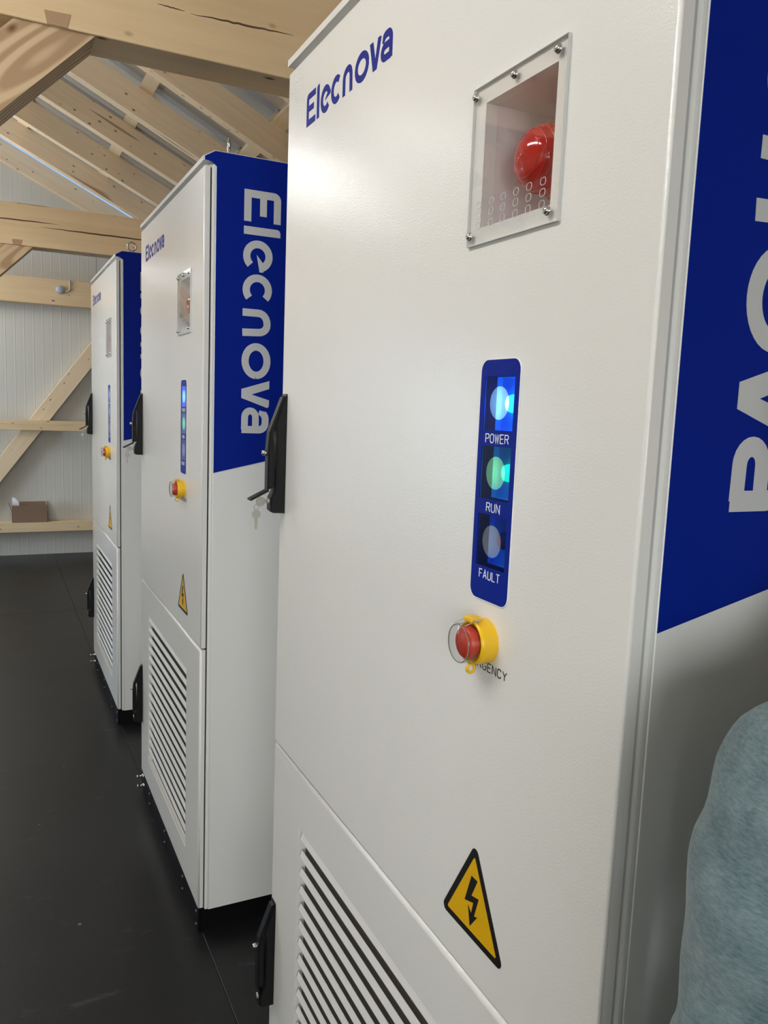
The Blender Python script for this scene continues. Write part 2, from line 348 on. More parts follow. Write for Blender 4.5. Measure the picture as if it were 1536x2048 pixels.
def logo_quads():
    """the word Elecnova in the maker's rounded letters; cap height 1.0; returns one list of quads per letter"""
    t = .195; h = t/2; X = .775; out = []
    # E  0..0.80
    q = []; stroke([(.79, 1-h)] + arc(h+.10, 1-h-.10, .10, 90, 180, 6) + [(h, h), (.80, h)], [t*.95]*8 + [t*1.15, t*.95] if False else t, q)
    stroke([(h, .52), (.64, .52)], t*.95, q); out.append(q)
    # l
    q = []; stroke([(.925+h, 0), (.925+h, .90)] + [(.925+h+.012, .97), (.925+h+.05, 1.0)], t*1.02, q); out.append([[(.925, 0), (1.13, 0), (1.13, 1.0), (1.02, 1.0), (.955, .975), (.93, .93), (.925, .88)]])
    # e : open ring with an arrow-like bar
    cx, cy, rx, ry = 1.665, X/2+.005, .405-h, (X+.03)/2-h
    q = []; stroke(arc(cx, cy, rx, 22, 318, 30, ry), t, q)
    q.append([(cx+rx+h*1.0, cy+.13), (cx+rx-h*1.0, cy+.19), (cx-.03, cy-.04), (cx+.02, cy+.0), (cx+.30, cy+.02), (cx+rx+h, cy+.02)][:0] or [(cx+rx-h, cy+.18), (cx-.04, cy-.035), (cx+rx+h, cy+.05), (cx+rx+h, cy+.15)])
    out.append(q)
    cx = 2.535; q = []; stroke(arc(cx, cy, rx, 47, 313, 28, ry), t, q); out.append(q)          # c
    # n
    x0 = 3.035; q = []; stroke([(x0+h, 0), (x0+h, X-.36)] + arc(x0+h+.27, X-h-.235+.0, .27, 180, 90, 6, .235) + arc(x0+.70-h-.20, X-h-.235, .20, 90, 0, 6, .235) + [(x0+.72-h, 0)], t, q)
    out.append(q)
    cx = 4.395; rx = .475-h; q = []; stroke(arc(cx, cy, rx, 0, 360, 36, ry), t, q); out.append(q)   # o
    # v
    x0 = 4.905; q = []; vb = x0+.365
    q.append([(x0, X), (x0+.215, X), (vb-.005+.05, .20), (vb+.12, 0), (vb-.12, 0)]); q.append([(x0+.52, X), (x0+.64, X), (x0+.70, X-.01), (x0+.73, X-.05), (vb+.12, 0), (vb-.12, 0), (vb-.005, .20)]); out.append(q)
    # a
    x0 = 5.63; W = .70; q = []
    stroke([(x0+.10, X-.17)] + arc(x0+.32, X-h-.17, .20, 150, 90, 5, .17) + arc(x0+W-h-.18, X-h-.18, .18, 90, 0, 6, .18) + [(x0+W-h, h+.02), (x0+W-h, 0.02)], t, q)
    stroke([(x0+W-h, h)] + arc(x0+h+.17, h+.155, .17, 270, 90, 12, .150) + [(x0+W-h, .405)], t*.95, q); out.append(q)
    return out
LOGO = logo_quads(); LOGO_W = 6.33
SF = {  # thin technical lettering, unit height
 'P': [[(0, 0), (0, 1), (.38, 1), (.5, .88), (.5, .6), (.38, .48), (0, .48)]],
 'O': [[(.14, 0), (0, .2), (0, .8), (.14, 1), (.38, 1), (.52, .8), (.52, .2), (.38, 0), (.14, 0)]],
 'W': [[(0, 1), (.14, 0), (.29, .9), (.44, 0), (.58, 1)]],
 'E': [[(.46, 0), (0, 0), (0, 1), (.46, 1)], [(0, .52), (.4, .52)]],
 'R': [[(0, 0), (0, 1), (.38, 1), (.5, .88), (.5, .64), (.38, .52), (0, .52)], [(.3, .52), (.52, 0)]],
 'U': [[(0, 1), (0, .2), (.13, 0), (.37, 0), (.5, .2), (.5, 1)]],
 'N': [[(0, 0), (0, 1), (.5, 0), (.5, 1)]],
 'F': [[(0, 0), (0, 1), (.46, 1)], [(0, .52), (.38, .52)]],
 'A': [[(0, 0), (.27, 1), (.54, 0)], [(.1, .32), (.44, .32)]],
 'L': [[(0, 1), (0, 0), (.44, 0)]],
 'T': [[(0, 1), (.52, 1)], [(.26, 1), (.26, 0)]],
 'M': [[(0, 0), (0, 1), (.29, .2), (.58, 1), (.58, 0)]],
 'G': [[(.5, .8), (.38, 1), (.14, 1), (0, .8), (0, .2), (.14, 0), (.38, 0), (.5, .2), (.5, .46), (.28, .46)]],
 'C': [[(.5, .8), (.38, 1), (.14, 1), (0, .8), (0, .2), (.14, 0), (.38, 0), (.5, .2)]],
 'Y': [[(0, 1), (.26, .5), (.52, 1)], [(.26, .5), (.26, 0)]],
}
def word_mesh(word, yc, z0, hgt, width, x, wgt=.13):
    """word printed on the door face (plane x), reading from the far side (+y) to the near side"""
    tot = 0; adv = []
    for c in word:
        w = max(p[0] for s_ in SF[c] for p in s_); adv.append((tot, w)); tot += w+.22
    tot -= .22; k = width/tot; mb = MB()
    for c, (a, w) in zip(word, adv):
        q = []
        for s_ in SF[c]: stroke([(p[0]*k/hgt, p[1]) for p in s_], wgt, q)
        put_flat(mb, q, lambda p, a=a: (x, yc+width/2-a*k-p[0]*hgt, z0+p[1]*hgt), .0003, (-1, 0, 0))
    return mb

# ------------------------------------------------------------------ room shell
RA = math.radians(-25.43); RP = Vector((.027, 7.95, 3.504)); RD = Vector((math.cos(RA), 0, math.sin(RA))); RN = Vector((-math.sin(RA), 0, math.cos(RA)))
def rafz(x): return RP.z + (x-RP.x)*math.tan(RA)
XL, XR, YB, YF, XRIDGE = -4.0, 2.25, -3.2, 8.02, -0.9
# floor in large sheets
fl = empty('floor'); tag(fl, kind='structure')
ys = [-3.2, -0.75, 5.68, 8.05]; xs = [-4.0, -2.0, 0.015, 2.25]
MB().box(XL-.1, XR+.1, YB-.1, YF+.1, -.14, -.004).build('subfloor', M['gasket'], fl)
for i in range(3):
    for j in range(3):
        g = .0012
        MB().box(xs[i]+g, xs[i+1]-g, ys[j]+g, ys[j+1]-g, -.004, 0, .0008, 1).build('floor_sheet', M['floor'], fl)
# far gable wall of ribbed insulated panels
def gable_panel(x0, x1, seam):
    """one vertical sandwich panel, fine ribs on the inner face, top cut to the rafters"""
    mb = MB(); pts = []
    x = x0+.002; n = max(1, round((x1-x0)/.0865)); st = (x1-x0-.004)/n
    for i in range(n):
        a = x+i*st
        pts += [(a, YF), (a+.003, YF-.0008), (a+.010, YF-.0008), (a+.013, YF)]
    pts.append((x1-.002, YF)); b = pts
    bm = mb.bm; lo = []; hi = []
    def top(xx): return (rafz(xx) if xx > XRIDGE else rafz(2*XRIDGE-xx)) + .2055
    for p in b: lo.append(bm.verts.new((p[0], p[1], .0))); hi.append(bm.verts.new((p[0], p[1], top(p[0]))))
    for i in range(len(b)-1): bm.faces.new((lo[i], lo[i+1], hi[i+1], hi[i]))
    e = [(x1-.002, YF+.08), (x0+.002, YF+.08)]
    l2 = [bm.verts.new((*p, 0)) for p in e]; h2 = [bm.verts.new((*p, top(p[0]))) for p in e]
    bm.faces.new((l2[0], l2[1], h2[1], h2[0])); bm.faces.new((lo[-1], l2[0], h2[0], hi[-1])); bm.faces.new((l2[1], lo[0], hi[0], h2[1]))
    bm.faces.new(hi + h2)
    bmesh.ops.recalc_face_normals(bm, faces=bm.faces[:]); return mb
wf = empty('wall_back'); tag(wf, kind='structure')
xa = [.443-1.0*k for k in range(5, -3, -1)]
xa = [max(XL, x) for x in xa if x > XL-.99 and x < XR]; xa = sorted(set([XL]+[x for x in xa if x > XL+.05]+[XR]))
for a, b in zip(xa, xa[1:]): gable_panel(a, b, 0).build('wall_panel', M['wallpanel'], wf)
# other walls: right, front (behind the camera), left with a glazed door
mb = MB().box(XR, XR+.1, YB, YF+.08, 0, 2.62); tag(mb.build('wall_right', M['wallpanel']), kind='structure')
mb = MB().poly_prism([(XL, 0), (XR, 0), (XR, rafz(XR)+.16), (XRIDGE, rafz(XRIDGE)+.16), (XL, rafz(2*XRIDGE-XL)+.16)], 'y', YB-.1, YB); mb.bm.free(); mb = MB()
wx0, wx1, wz0, wz1 = -3.7, -.7, 1.0, 2.5
mb.box(XL, wx0, YB-.1, YB, 0, 2.62).box(wx1, XR, YB-.1, YB, 0, 2.62).box(wx0, wx1, YB-.1, YB, 0, wz0).box(wx0, wx1, YB-.1, YB, wz1, 2.62)
mb.poly_prism([(XL, 2.62), (XR, 2.62), (XRIDGE, rafz(XRIDGE)+.16)], 'y', YB-.1, YB); tag(mb.build('wall_front', M['innerwall']), kind='structure')
wn = empty('window_1', ((wx0+wx1)/2, YB-.05, wz0)); tag(wn, kind='structure'); q_ = (wx1-wx0)/2; hz = wz1-wz0
MB().box(-q_, -q_+.05, -.04, .04, 0, hz).box(q_-.05, q_, -.04, .04, 0, hz).box(-q_+.05, q_-.05, -.04, .04, 0, .05).box(-q_+.05, q_-.05, -.04, .04, hz-.05, hz).box(-.03, .03, -.04, .04, .05, hz-.05).build('window_frame', M['grey_plastic'], wn)
MB().box(-q_+.05, -.03, -.005, .005, .05, hz-.05).build('glass_pane', M['glass'], wn)
MB().box(.03, q_-.05, -.005, .005, .05, hz-.05).build('glass_pane', M['glass'], wn)
DY0, DY1, DZ = 5.55, 7.25, 2.25
mb = MB().box(XL-.1, XL, YB, DY0, 0, 2.62).box(XL-.1, XL, DY1, YF+.08, 0, 2.62).box(XL-.1, XL, DY0, DY1, DZ, 2.62)
tag(mb.build('wall_left', M['wallpanel']), kind='structure')
d = empty('door_1', (XL-.05, (DY0+DY1)/2, 0)); tag(d, kind='structure'); hw = (DY1-DY0)/2
MB().box(-.04, .04, -hw, -hw+.06, 0, DZ).box(-.04, .04, hw-.06, hw, 0, DZ).box(-.04, .04, -hw+.06, hw-.06, DZ-.06, DZ).box(-.03, .03, -.04, .04, 0, DZ-.06).box(-.03, .03, -hw+.06, hw-.06, 0, .1).build('door_frame', M['grey_plastic'], d)
MB().box(-.006, .006, -hw+.06, -.04, .1, DZ-.06).build('glass_pane', M['glass'], d)
MB().box(-.006, .006, .04, hw-.06, .1, DZ-.06).build('glass_pane', M['glass'], d)

# roof: rafters with battens and trapezoidal metal sheets on top
ceil = empty('ceiling'); tag(ceil, kind='structure')
RH = .165; BT = .045; far = [8.03, 7.24, 6.53, 5.76, 5.06, 4.32, 3.58, 2.84, 2.10, 1.36, .62, -.12, -.86, -1.6, -2.34, -3.08]
def slope_pt(s, y, off, side):
    """point at distance s down the slope from the ridge"""
    x = XRIDGE + s*math.cos(RA); z = rafz(XRIDGE) + s*math.sin(RA)
    p = Vector((x, y, z)) + RN*off
    if side < 0: p.x = 2*XRIDGE-p.x
    return p
SL = (XR+.1-XRIDGE)/math.cos(RA)
for side in (1, -1):
    Mirror = side
    for y in far:
        up = RN if side > 0 else Vector((-RN.x, 0, RN.z))
        p0 = slope_pt(.03, y-.04, RH/2, side); p1 = slope_pt(SL, y-.04, RH/2, side)
        timber('rafter', p0, p1, .08, RH, M['wood_side'], ceil, up=up, bev=.002)
    s0 = (0.39-XRIDGE)/math.cos(RA) - .060; s = s0-2*.705
    while s < SL:
        if s > .04:
            up = RN if side > 0 else Vector((-RN.x, 0, RN.z))
            timber('batten', slope_pt(s, YB, RH+BT/2, side), slope_pt(s, 7.72, RH+BT/2, side), .09, BT, M['wood_yellow'], ceil, up=up, bev=.002)
        s += .705
# trapezoidal sheets: ribs run down the slope; one mesh per 1 m wide sheet, shared
def sheet_mesh():
    mb = MB(); bm = mb.bm; prof = []
    for k in range(5):
        a = k*.2
        prof += [(a, 0), (a+.085, 0), (a+.105, .035), (a+.135, .035), (a+.155, 0)]
        prof += []
    prof.append((1.0, 0))
    for zz, flip in ((0, 0), (.0015, 1)):
        pass
    lo = [bm.verts.new((0, p[0], p[1])) for p in prof]; hi = [bm.verts.new((SL+.1, p[0], p[1])) for p in prof]
    for i in range(len(prof)-1): bm.faces.new((lo[i], hi[i], hi[i+1], lo[i+1]))
    return mb
base = sheet_mesh().build('roof_sheet', M['metalroof'], ceil)
ys0 = [6.86-k*1.0 for k in range(0, 11)]
first = True
for side in (1, -1):
    for y in ys0:
        o = base if first else base.copy()
        if not first: COL.objects.link(o)
        first = False
        o.parent = ceil
        dx = RD.copy(); nx = RN.copy()
        if side < 0: dx.x *= -1; nx.x *= -1
        Mx = Matrix((dx, Vector((0, 1, 0)), nx)).transposed().to_4x4(); Mx.translation = slope_pt(0.0, y, RH+BT+.001, side)
        o.matrix_local = Mx
# dark under-strip closing the last bay, leaving the slot of daylight above the gable
# ------------------------------------------------------------------ timber frames
TZ0, TZ1 = 2.432, 2.668
def frame(y, label):
    """tie beam crossing the hall on a centre post, with two knee braces"""
    r = empty('timber_frame', (-1.15, y+.065, 0))
    tag(r, label, 'timber frame')
    zc = (TZ0+TZ1)/2
    timber('tie_beam', (XL+.02, y+.065, zc), (XR-.02, y+.065, zc), .13, TZ1-TZ0, M['wood'], r)
    timber('post', (-1.15, y+.065, 0), (-1.15, y+.065, TZ0), .13, .14, M['wood_side'], r, up=(1, 0, 0))
    # braces: 45 degrees, 0.125 thick, lower edge meets the beam at x = -0.278
    dd = .176/2
    for sg, rng in ((1, 0), (-1, 0)):
        cx = -.278-dd if sg > 0 else -1.15-(1.15-.278-dd)
        # prism in the x-z plane in local grain frame
        Ln = .85
        top = Vector((cx, y+.065, TZ0)); dr = Vector((sg*.7071, 0, .7071)); bot = top - dr*1.12
        mb = MB(); hh = .0622
        pts = [(0, -hh), (1.12-hh, -hh), (1.12+hh, hh), (0, hh)] if sg > 0 else [(0, -hh), (1.12+hh, -hh), (1.12-hh, hh), (0, hh)]
        # cut so the end lies flat under the beam
        if sg > 0: pts = [(0, -hh), (1.12+hh, -hh), (1.12-hh, hh), (0, hh)]
        mb.poly_prism(pts, 'y', -.058, .064)
        o = mb.build('brace', M['wood_ring'], None)
        up = Vector((-sg*.7071, 0, .7071)); Mx = Matrix((dr, up.cross(dr), up)).transposed().to_4x4(); Mx.translation = bot
        o.parent = r; o.matrix_local = Matrix.Translation(r.location).inverted() @ Mx
        if sg > 0:
            MB().poly_prism([(-.39, 2.462), (-.332, 2.464), (-.340, 2.433), (-.384, 2.433)], 'y', y-.0012, y+.03).build('dovetail_tenon', M['endgrain'], r, loc=(1.15, -y-.065, 0))
    return r
def cracks(r, y, lines):
    """long drying checks on the face of a beam: narrow dark slivers let into the wood"""
    ox, oy = -r.location.x, -r.location.y
    for pts, w in lines:
        n = len(pts)-1; top = [(x, z + w*math.sin(PI*i/n)*.5+.0002) for i, (x, z) in enumerate(pts)]; bot = [(x, z - w*math.sin(PI*i/n)*.5-.0002) for i, (x, z) in enumerate(pts)]
        MB().poly_prism(bot + top[::-1], 'y', y-.0006, y+.004).build('drying_crack', M['crack'], r, loc=(ox, oy, 0))
def wander(x0, x1, z0, z1, n=12):
    return [(x0+(x1-x0)*i/n, z0+(z1-z0)*i/n+random.uniform(-.0012, .0012)) for i in range(n+1)]
fA = frame(1.6, 'thick pine tie beam with knee brace crossing the top of the picture before the rafters')
fB = frame(4.7, 'pine tie beam with knee brace behind the lifting ring of the farthest cabinet')
cracks(fA, 1.6, [(wander(-.135, -.068, 2.536, 2.535), .0025), (wander(-.055, .215, 2.532, 2.542, 20), .0045)])
cracks(fB, 4.7, [(wander(-.60, -.13, 2.570, 2.574), .007), (wander(-.24, .52, 2.547, 2.545, 20), .009)])
frame(-1.5, 'pine tie beam on its post standing behind the photographer')
def single(name, label, cat, p0, p1, w, h, mat, up=(0, 0, 1)):
    o = timber(name, p0, p1, w, h, mat, None, up); tag(o, label, cat); return o
single('gable_beam', 'wide spruce beam across the far wall carrying the grey junction box', 'beam', (XL+.01, 7.93, 2.549), (XR-.01, 7.93, 2.549), .16, .236, M['wood'])
single('wall_rail', 'narrow horizontal rail across the diagonal brace on the far wall', 'rail', (XL+.01, 7.885, 1.285), (XR-.01, 7.885, 1.285), .05, .095, M['wood_yellow'])
single('shelf_rail', 'lowest timber rail on the far wall, with the cardboard box on it', 'rail', (XL+.01, 7.935, .298), (XR-.01, 7.935, .298), .165, .092, M['wood_yellow'])
a = Vector((.28, 7.957, 1.97)); b = Vector((-.46, 7.957, .835)); 
a = Vector((-.105, 7.962, 1.327)); dr = Vector((1, 0, 1.357)).normalized()
single('diagonal_brace', 'long diagonal plank rising to the right on the far wall', 'brace', a-dr*1.15, a+dr*1.235, .1, .146, M['wood_side'], up=(-1, 0, 1))

# junction box with conduit bend on the gable beam
jb = empty('junction_box', (.095, 7.85, 2.575)); tag(jb, 'small round grey junction box on the far beam', 'junction box')
MB().lathe([(.030, 0), (.037, .002), (.038, .022), (.035, .028), (0, .029)], (0, -.001, 0), (0, -1, 0), 20, False).build('box_body', M['grey_plastic'], jb)
for ang in (35, 145, 215, 325):
    MB().lathe([(.007, 0), (.008, .014), (.004, .016)], (.036*math.cos(math.radians(ang)), -.001, .036*math.sin(math.radians(ang))*.9), (0, -1, 0), 8).build('cable_lug', M['grey_plastic'], jb)
cd = MB().tube([(.03, -.012, -.01), (.068, -.012, -.012), (.088, -.012, .01), (.086, -.012, .06), (.086, -.011, .095)], .007, 8).build('conduit', M['wallpanel'], jb)

# cardboard box on the shelf rail
cb = empty('cardboard_box', (-.2, 7.925, .3442)); tag(cb, 'open brown cardboard box with raised flaps on the low wall rail', 'box')
bw, bd, bh, th = .158, .055, .105, .003
MB().box(-bw, bw, -bd, -bd+th, 0, bh).box(-bw, bw, bd-th, bd, 0, bh).box(-bw, -bw+th, -bd, bd, 0, bh).box(bw-th, bw, -bd, bd, 0, bh).box(-bw, bw, -bd, bd, 0, th).build('box_body', M['card'], cb)
def flap(pts, th2=.003):
    bm = bmesh.new(); v = [bm.verts.new(p) for p in pts]; f = bm.faces.new(v); r = bmesh.ops.extrude_face_region(bm, geom=[f])
    nn = f.normal.copy() if f.normal.length else Vector((0, 1, 0)); f.normal_update(); nn = f.normal
    bmesh.ops.translate(bm, verts=[g for g in r['geom'] if isinstance(g, bmesh.types.BMVert)], vec=nn*th2)
    bmesh.ops.recalc_face_normals(bm, faces=bm.faces[:]); mb = MB(); mb.bm.free(); mb.bm = bm; return mb
flap([(-bw, -bd, bh), (bw, -bd, bh), (bw, -bd-.004, bh+.062), (-bw, -bd-.004, bh+.062)]).build('flap', M['card'], cb)
flap([(-bw, bd, bh), (bw, bd, bh), (bw-.01, bd+.025, bh+.086), (-bw+.07, bd+.025, bh+.084)]).build('flap', M['card'], cb)
flap([(-bw, -bd, bh), (-bw, bd, bh), (-bw-.028, bd, bh+.09), (-bw-.028, -bd, bh+.09)]).build('flap', M['card'], cb)
flap([(bw, -bd, bh), (bw, bd, bh), (bw+.006, bd, bh+.095), (bw+.006, -bd, bh+.095)]).build('flap', M['card'], cb)
flap([(-bw+.004, .0, .02), (-bw+.07, .0, .02), (-bw+.065, .01, bh+.085), (-bw+.03, .01, bh+.13), (-bw+.004, .01, bh+.135)]).build('white_sheet', M['white'], cb)

# ------------------------------------------------------------------ ceiling batten lamps (real lights of the hall)
def batten_lamp(x, y, z, label):
    r = empty('ceiling_lamp', (x, y, z)); tag(r, label, 'lamp', 'batten lamps over the aisle')
    MB().box(-.022, .022, -.75, .75, .0, .05, .006).build('lamp_body', M['grey_plastic'], r)
    MB().box(-.065, .065, -.73, .73, -.055, .0, .02, 3).build('diffuser', M['lamp'], r)
    ztop = (rafz(x) if x > XRIDGE else rafz(2*XRIDGE-x)) - z
    for yy in (-.6, .6): MB().tube([(0, yy, .05), (0, yy, ztop)], .003, 6).build('suspension_cord', M['steel'], r)
batten_lamp(-1.22, .45, 2.86, 'long white batten lamp hanging over the near end of the aisle')
batten_lamp(-1.22, 3.45, 2.86, 'long white batten lamp hanging over the middle of the aisle')
batten_lamp(-1.22, 6.75, 2.86, 'long white batten lamp hanging over the far end of the aisle')

# ------------------------------------------------------------------ the electrical cabinets
W, D, ZT, ZS, ZB = .995, 1.30, 2.20, .879, .0824
SLOPE = .225
def plate(y0, y1, z0, z1, holes, depth=.016, rad=.0035, xf=0.0):
    """door skin: front at x=0, rounded outer edges, rectangular holes with walls"""
    mb = MB(); bm = mb.bm; loops = []
    prof = [(depth, 0)] + [(rad*(1-math.sin(math.radians(t))), rad*(1-math.cos(math.radians(t)))) for t in (0, 22, 45, 67, 90)]
    for x, ins in prof:
        loops.append([bm.verts.new((x, a, b)) for a, b in ((y0+ins, z0+ins), (y1-ins, z0+ins), (y1-ins, z1-ins), (y0+ins, z1-ins))])
    for i, (A, B) in enumerate(zip(loops, loops[1:])):
        for k in range(4):
            f = bm.faces.new((A[k], A[(k+1) % 4], B[(k+1) % 4], B[k]))
            if i > 0: f.smooth = True
    Y = sorted({y0+rad, y1-rad} | {h[0] for h in holes} | {h[1] for h in holes}); Z = sorted({z0+rad, z1-rad} | {h[2] for h in holes} | {h[3] for h in holes})
    g = {}
    def V(i, j):
        if (i, j) not in g: g[(i, j)] = bm.verts.new((0, Y[i], Z[j]))
        return g[(i, j)]
    for i in range(len(Y)-1):
        for j in range(len(Z)-1):
            cy, cz = (Y[i]+Y[i+1])/2, (Z[j]+Z[j+1])/2
            if any(h[0] < cy < h[1] and h[2] < cz < h[3] for h in holes): continue
            bm.faces.new((V(i, j), V(i, j+1), V(i+1, j+1), V(i+1, j)))
    for h in holes:
        a = [bm.verts.new((0, *p)) for p in ((h[0], h[2]), (h[1], h[2]), (h[1], h[3]), (h[0], h[3]))]
        b = [bm.verts.new((depth, v.co.y, v.co.z)) for v in a]
        for k in range(4): bm.faces.new((a[k], a[(k+1) % 4], b[(k+1) % 4], b[k]))
    bmesh.ops.recalc_face_normals(bm, faces=bm.faces[:])
    if xf: bmesh.ops.translate(bm, verts=bm.verts[:], vec=(xf, 0, 0))
    return mb
def ring(mb, c, r, tr, axis='y', n=24, m=8):
    pts = []
    for i in range(n):
        t = 2*PI*i/n; a, b = math.cos(t)*r, math.sin(t)*r
        pts.append({'y': (c[0]+a, c[1], c[2]+b), 'x': (c[0], c[1]+a, c[2]+b)}[axis])
    mb.tube(pts, tr, m, True)
def build_cabinet():
    R = empty('electrical_cabinet')
    # body: side sheets, back and front flanges
    mb = plate(0, W, ZB-.010, 2.21, [(.158, .296, 1.793, 1.938)], .03, .0015, .031)
    mb.box(.0325, D, -.0003, .003, ZB-.010, 2.21).box(.0325, D, W-.003, W+.0003, ZB-.010, 2.21).box(D-.003, D, .003, W-.003, ZB-.010, 2.21).box(.06, D-.003, .003, W-.003, ZB-.010, ZB-.007).box(.06, D-.003, .003, W-.003, 2.207, 2.21)
    for y0, y1 in ((0, .014), (W-.014, W)): mb.box(.0208, .0335, y0, y1, ZB-.010, 2.206, .0045, 3)
    mb.box(.0185, .033, .014, W-.014, 2.199, 2.208)
    mb.build('cabinet_body', M['paint_side'], R)
    gy, gz0, gz1 = .008, ZB+.004, 2.198
    MB().box(.0162, .0308, gy, gy+.03, gz0, gz1).box(.0165, .0308, W-gy-.03, W-gy, gz0, gz1).box(.0165, .0308, gy+.03, W-gy-.03, gz0, gz0+.03).box(.0165, .0308, gy+.03, W-gy-.03, gz1-.03, gz1).box(.0165, .0308, gy+.03, W-gy-.03, ZS-.03, ZS+.03).build('door_seal', M['gasket'], R)
    # roof cap
    MB().poly_prism([(-.003, 2.2115), (-.003, 2.2235), (.028, 2.2405), (D+.012, 2.2405), (D+.012, 2.2115)], 'y', 0, W).build('roof_cap', M['paint'], R)
    # blue field on both sides, cut on a slant at the bottom
    for y, name in ((-.0013, 0), (W+.0005, 1)):
        MB().poly_prism([(.001, 2.2125), (.001, 2.2225), (.0285, 2.2388), (D+.005, 2.2388), (D-.002, 2.21), (D-.002, 1.377+SLOPE*(D)), (.0325, 1.377+SLOPE*.032), (.0325, 2.200), (.022, 2.2095), (.008, 2.2125)], 'y', y, y+.0008).build('blue_field', M['blue'], R)
    # lettering down the sides
    sc = .104
    for side in (0, 1):
        letters = empty('side_lettering') if False else None
        for k, q in enumerate(LOGO):
            mb = MB()
            if side == 0: fn = lambda p: (.1085+p[1]*sc, -.0014, 2.155-p[0]*sc)
            else: fn = lambda p: (D-.10-p[1]*sc*0 - .0 + (.0 if False else 0) - (1-p[1])*0 - p[1]*sc, W+.0014, 2.155-p[0]*sc)
            put_flat(mb, q, fn, .0004, (0, -1 if side == 0 else 1, 0))
            mb.build('letter', M['letter'], R)
    # plinth with cover plates and bolts
    MB().box(.012, D-.02, .008, W-.008, 0, ZB-.009).build('plinth', M['plinth'], R)
    cuts = [.008, .20, .50, .80, W-.008]
    for a, b in zip(cuts, cuts[1:]):
        p = MB().box(.004, .012, a+.0015, b-.0015, .002, ZB-.012, .001, 1).build('plinth_cover', M['plinth'], R)
        for yy in (a+.02,):
            for zz in (.016, .058):
                MB().lathe([(.0045, 0), (.0045, .003), (.003, .0045), (0, .0048)], (.004, yy, zz), (-1, 0, 0), 8, False).build('bolt', M['dark_steel'], p)
    # earth studs at the far foot
    for dz, dy in ((.062, -.012), (.028, -.026)):
        MB().lathe([(.0085, 0), (.0085, .008), (.0045, .008), (.0045, .022), (.0075, .022), (.0075, .028), (0, .028)], (.006, W-.01+dy, dz), (-1, 0, 0), 10, False).build('earth_stud', M['chrome'], R)
    # ---- upper door
    squares = [(.2025, .2620, z-.0315, z+.0305) for z in (1.593, 1.513, 1.433)]
    win = (.161, .293, 1.796, 1.935)
    ud = plate(0, W, ZS+.003, ZT, [win]+squares).build('upper_door', M['paint'], R)
    # small logo
    s2 = .0550
    for q in LOGO:
        mb = MB(); put_flat(mb, q, lambda p: (0, .8935-p[0]*s2*.99, 2.0755+p[1]*s2), .0004, (-1, 0, 0)); mb.build('logo_letter', M['logo_blue'], ud)
    # ---- alarm window: niche, beacon, clear cover, screws
    y0, y1, z0, z1 = win
    nb = MB(); bm = nb.bm
    x1 = .10
    A = [bm.verts.new((.0160, a, b)) for a, b in ((y0-.0004, z0-.0004), (y1+.0004, z0-.0004), (y1+.0004, z1+.0004), (y0-.0004, z1+.0004))]; B = [bm.verts.new((x1, v.co.y, v.co.z)) for v in A]
    for k in range(4): bm.faces.new((A[k], B[k], B[(k+1) % 4], A[(k+1) % 4]))
    bm.faces.new(B); nb.build('alarm_niche', M['niche'], R)
    al = MB().lathe([(.040, 0), (.040, .012), (.036, .016), (.037, .024), (.0365, .034), (.034, .044), (.029, .053), (.021, .060), (.011, .064), (0, .065)], (.068, .222, 1.861), (-1, 0, 0), 36, False).build('beacon', M['lens'], R)
    MB().lathe([(.044, 0), (.044, .028), (.040, .031)], (.0995, .222, 1.861), (-1, 0, 0), 30).build('beacon_base', M['red'], al)
    rb = MB()
    for k in range(5):
        r_ = [.0372, .0362, .0335, .029, .0225][k]; h_ = [.027, .036, .044, .052, .058][k]
        ring(rb, (.068-h_-.0006, .222, 1.861), r_, .0007, 'x', 32, 5)
    rb.build('lens_rib', M['lens'], al)
    ac = MB().box(-.0040, -.0012, .1427, .3149, 1.7765, 1.9545, .0004, 1).build('clear_cover', M['acrylic'], R)
    eb = MB()
    for (a, b, c_, d_) in ((.1427, .3149, 1.9541, 1.9547), (.1427, .3149, 1.7763, 1.7769), (.1425, .1431, 1.7765, 1.9545), (.3145, .3151, 1.7765, 1.9545)):
        eb.box(-.0041, -.0002, a, b, c_, d_)
    eb.build('cover_edge', M['acrylic_edge'], ac)
    for (yy, zz) in ((.308, 1.944), (.232, 1.945), (.157, 1.944), (.159, 1.789), (.308, 1.788)):
        s = MB().lathe([(.0048, 0), (.0048, .001), (.0040, .001), (.0040, .0018), (.0036, .0036), (.0024, .0046), (0, .005)], (-.004, yy, zz), (-1, 0, 0), 16, False)
        s.build('screw', M['chrome'], ac)
    for row, zz in enumerate((1.8205, 1.8092, 1.7975)):
        for yy in (.291, .265, .2415, .217, .1935, .1695):
            hb = MB(); pts = [(-.0043, yy+a*.9, zz+b) for a, b in rrect(-.0050, .0050, -.0037, .0037, .0032, 3)]
            hb.tube(pts, .00035, 5, True); hb.build('sound_hole', M['acrylic_edge'], ac)
    # ---- status strip with three lamps
    st = plate(.1935, .2707, 1.3616, 1.6421, squares, .0012, .0002)
    st.bm.free(); st = MB(); bm = st.bm
    outer = rrect(.1935, .2707, 1.3616, 1.6421, .0125, 6)
    # front sheet with the three window openings, made as bands between z levels
    def band(y0_, y1_, z0_, z1_): st.box(-.0011, -.0001, y0_, y1_, z0_, z1_)
    sy0, sy1 = squares[0][0], squares[0][1]
    zl = [1.3616+.0125, squares[2][2], squares[2][3], squares[1][2], squares[1][3], squares[0][2], squares[0][3], 1.6421-.0125]
    for i in range(len(zl)-1):
        if i % 2 == 0: band(.1935, .2707, zl[i], zl[i+1])
        else: band(.1935, sy0, zl[i], zl[i+1]); band(sy1, .2707, zl[i], zl[i+1])
